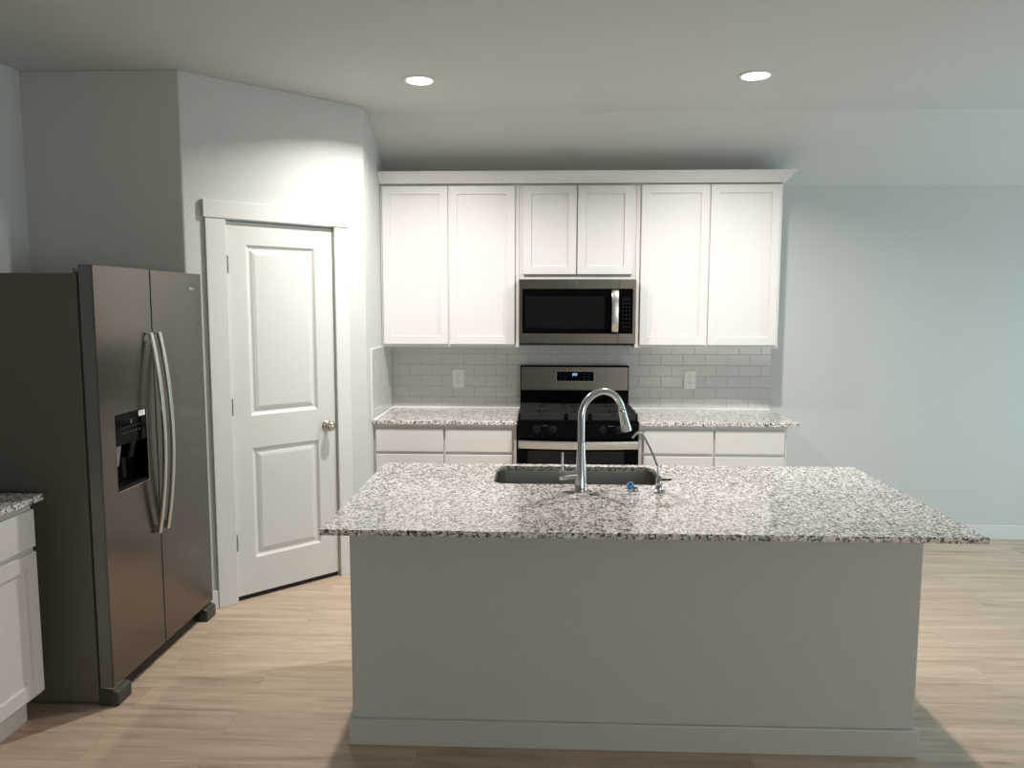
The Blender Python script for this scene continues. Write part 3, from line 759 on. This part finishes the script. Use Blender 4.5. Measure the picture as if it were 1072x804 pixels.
MB().prism([(0.018, 1.058), (0.030, 1.058), (0.046, 0.965), (0.034, 0.965)], 'x', 0.135, 0.178).obj('ice_paddle', mat('grey_paddle', (0.20, 0.20, 0.20), 0.3), d1, bevel=0.003)
MB().prism([(0.018, 1.058), (0.030, 1.058), (0.046, 0.985), (0.034, 0.985)], 'x', 0.255, 0.298).obj('water_paddle', BLACKP, d1, bevel=0.003)
m = MB().box(a+0.003, b_-0.003, 0.006, 0.050, c+0.001, c+0.010); m.obj('drip_tray', BLACKP, d1)
MB().box(b_-0.0005, b_+0.0025, -0.0012, 0.002, c-0.002, d+0.002).box(a-0.0025, b_+0.0025, -0.0012, 0.002, c-0.0035, c-0.0008).obj('dispenser_trim', HANDLEM, d1)
# bowed handles
for dd, x in ((d1, 0.398), (d2, 0.474)):
    pts = []
    for i in range(25):
        u = -1 + i/12; pts.append((x, -0.014 - 0.043*(1-u*u), 1.066 + u*0.453))
    MB().tube(pts, 0, 16, flat=(0.024, 0.014), up=(0, -1, 0)).obj('handle', HANDLEM, dd, smooth=SM)
    for z in (0.635, 1.497): MB().box(x-0.009, x+0.009, -0.016, 0.001, z-0.014, z+0.014).obj('handle_mount', HANDLEM, dd)
# emblem
m = MB(); pts = [(0.842+0.018*math.cos(t_), -0.0006, 1.722+0.009*math.sin(t_)) for t_ in [0.5+i*5.0/20 for i in range(21)]]
m.tube(pts, [0.0004+0.0011*math.sin(PI*i/20) for i in range(21)], 6)
for i in range(5): m.box(0.826+i*0.010, 0.832+i*0.010, -0.001, 0.0002, 1.718, 1.718+0.006+0.002*(i % 2))
m.obj('emblem', HANDLEM, d2)
# hinge covers on top, hinge feet and grille below
for x0 in (0.004, FWD-0.084): MB().box(x0, x0+0.08, 0.012, 0.085, 1.7652, 1.784).obj('hinge_cover', FRIDGEE, fr, bevel=0.006)
for x0 in (0.0, FWD-0.105):
    f = MB().prism([(-0.014, 0.0), (0.0675, 0.0), (0.0675, 0.072), (0.05, 0.076), (0.012, 0.070), (-0.014, 0.056)], 'x', x0, x0+0.105)
    f.obj('front_foot', FOOTM, fr, bevel=0.004)
MB().box(0.106, FWD-0.106, 0.030, 0.07, 0.012, 0.076).obj('base_grille', BLACKP, fr, bevel=0.002)
m = MB().box(0.004, 0.085, 0.006, 0.060, 0.072, 0.0785); m.obj('lower_hinge', HANDLEM, fr)

# ------------------------------------------------------------------ cabinet on the left wall, beside the fridge
SXF, SYE = -1.928, -2.598            # counter front edge and its far end
sc0 = thing('base_cabinet', 'white shaker base cabinet at the left edge, beside the refrigerator', 'cabinet', (XL, SYE-1.30, 0), PI/2)
dep = SXF - XL - 0.040
x1 = 1.278
m = MB()
m.prism([(-dep, 0.118), (-dep, 0.888), (-0.004, 0.888), (-0.004, 0.0), (-dep+0.065, 0.0), (-dep+0.065, 0.118)], 'x', x1-0.018, x1)
m.prism([(-dep, 0.118), (-dep, 0.888), (-0.004, 0.888), (-0.004, 0.0), (-dep+0.065, 0.0), (-dep+0.065, 0.118)], 'x', 0.0, 0.018)
m.box(0.018, x1-0.018, -dep, -dep+0.02, 0.118, 0.888).box(0.018, x1-0.018, -dep+0.02, -0.004, 0.118, 0.136)
m.obj('body', CAB, sc0, bevel=0.001)
for a, b_ in ((0.012, 0.43), (0.442, 0.85), (0.862, x1-0.010)):
    slab(a, b_, 0.715, 0.860, -dep-0.020).obj('drawer', CAB, sc0)
    shaker(a, b_, 0.135, 0.695, -dep-0.020, rail=0.057).obj('door', CAB, sc0)
MB().box(0.018, x1-0.018, -dep+0.062, -dep+0.078, 0.0, 0.117).obj('toe_kick', CAB, sc0)
tag(MB().box(XL+0.001, SXF, SYE-1.31, SYE, 0.8885, ZT).obj('granite_countertop', GRAN, bevel=0.003), 'corner of speckled granite countertop at the left edge beside the refrigerator', 'countertop')

# ------------------------------------------------------------------ recessed ceiling lights
def downlight(label, x, y):
    t = thing('ceiling_downlight', label, 'ceiling light', (x, y, ZC), 0, 'recessed ceiling downlights')
    MB().lathe([(0.086, -0.0005), (0.086, -0.004), (0.080, -0.0065), (0.070, -0.0060), (0.066, -0.0010)], (0, 0, 0), 'z', 40).obj('trim_ring', PLASTW, t, smooth=SM)
    MB().lathe([(0.0, -0.0060), (0.045, -0.0055), (0.066, -0.0030), (0.066, -0.0012), (0.0, -0.0012)], (0, 0, 0), 'z', 40).obj('lens', LENS, t, smooth=SM)
    l = bpy.data.lights.new('downlight_lamp', 'AREA'); l.shape = 'DISK'; l.size = 0.075; l.spread = 2.55; l.energy = CAN_POWER; l.color = CAN_COLOR
    lo = bpy.data.objects.new('downlight_lamp', l); COL.objects.link(lo); lo.parent = t; lo.location = (0, 0, -0.010)
    return t
downlight('left one of the two lit recessed ceiling lights, toward the pantry door', -0.6457, -1.311)
downlight('right one of the two lit recessed ceiling lights, over the sink side of the aisle', 1.0818, -1.340)
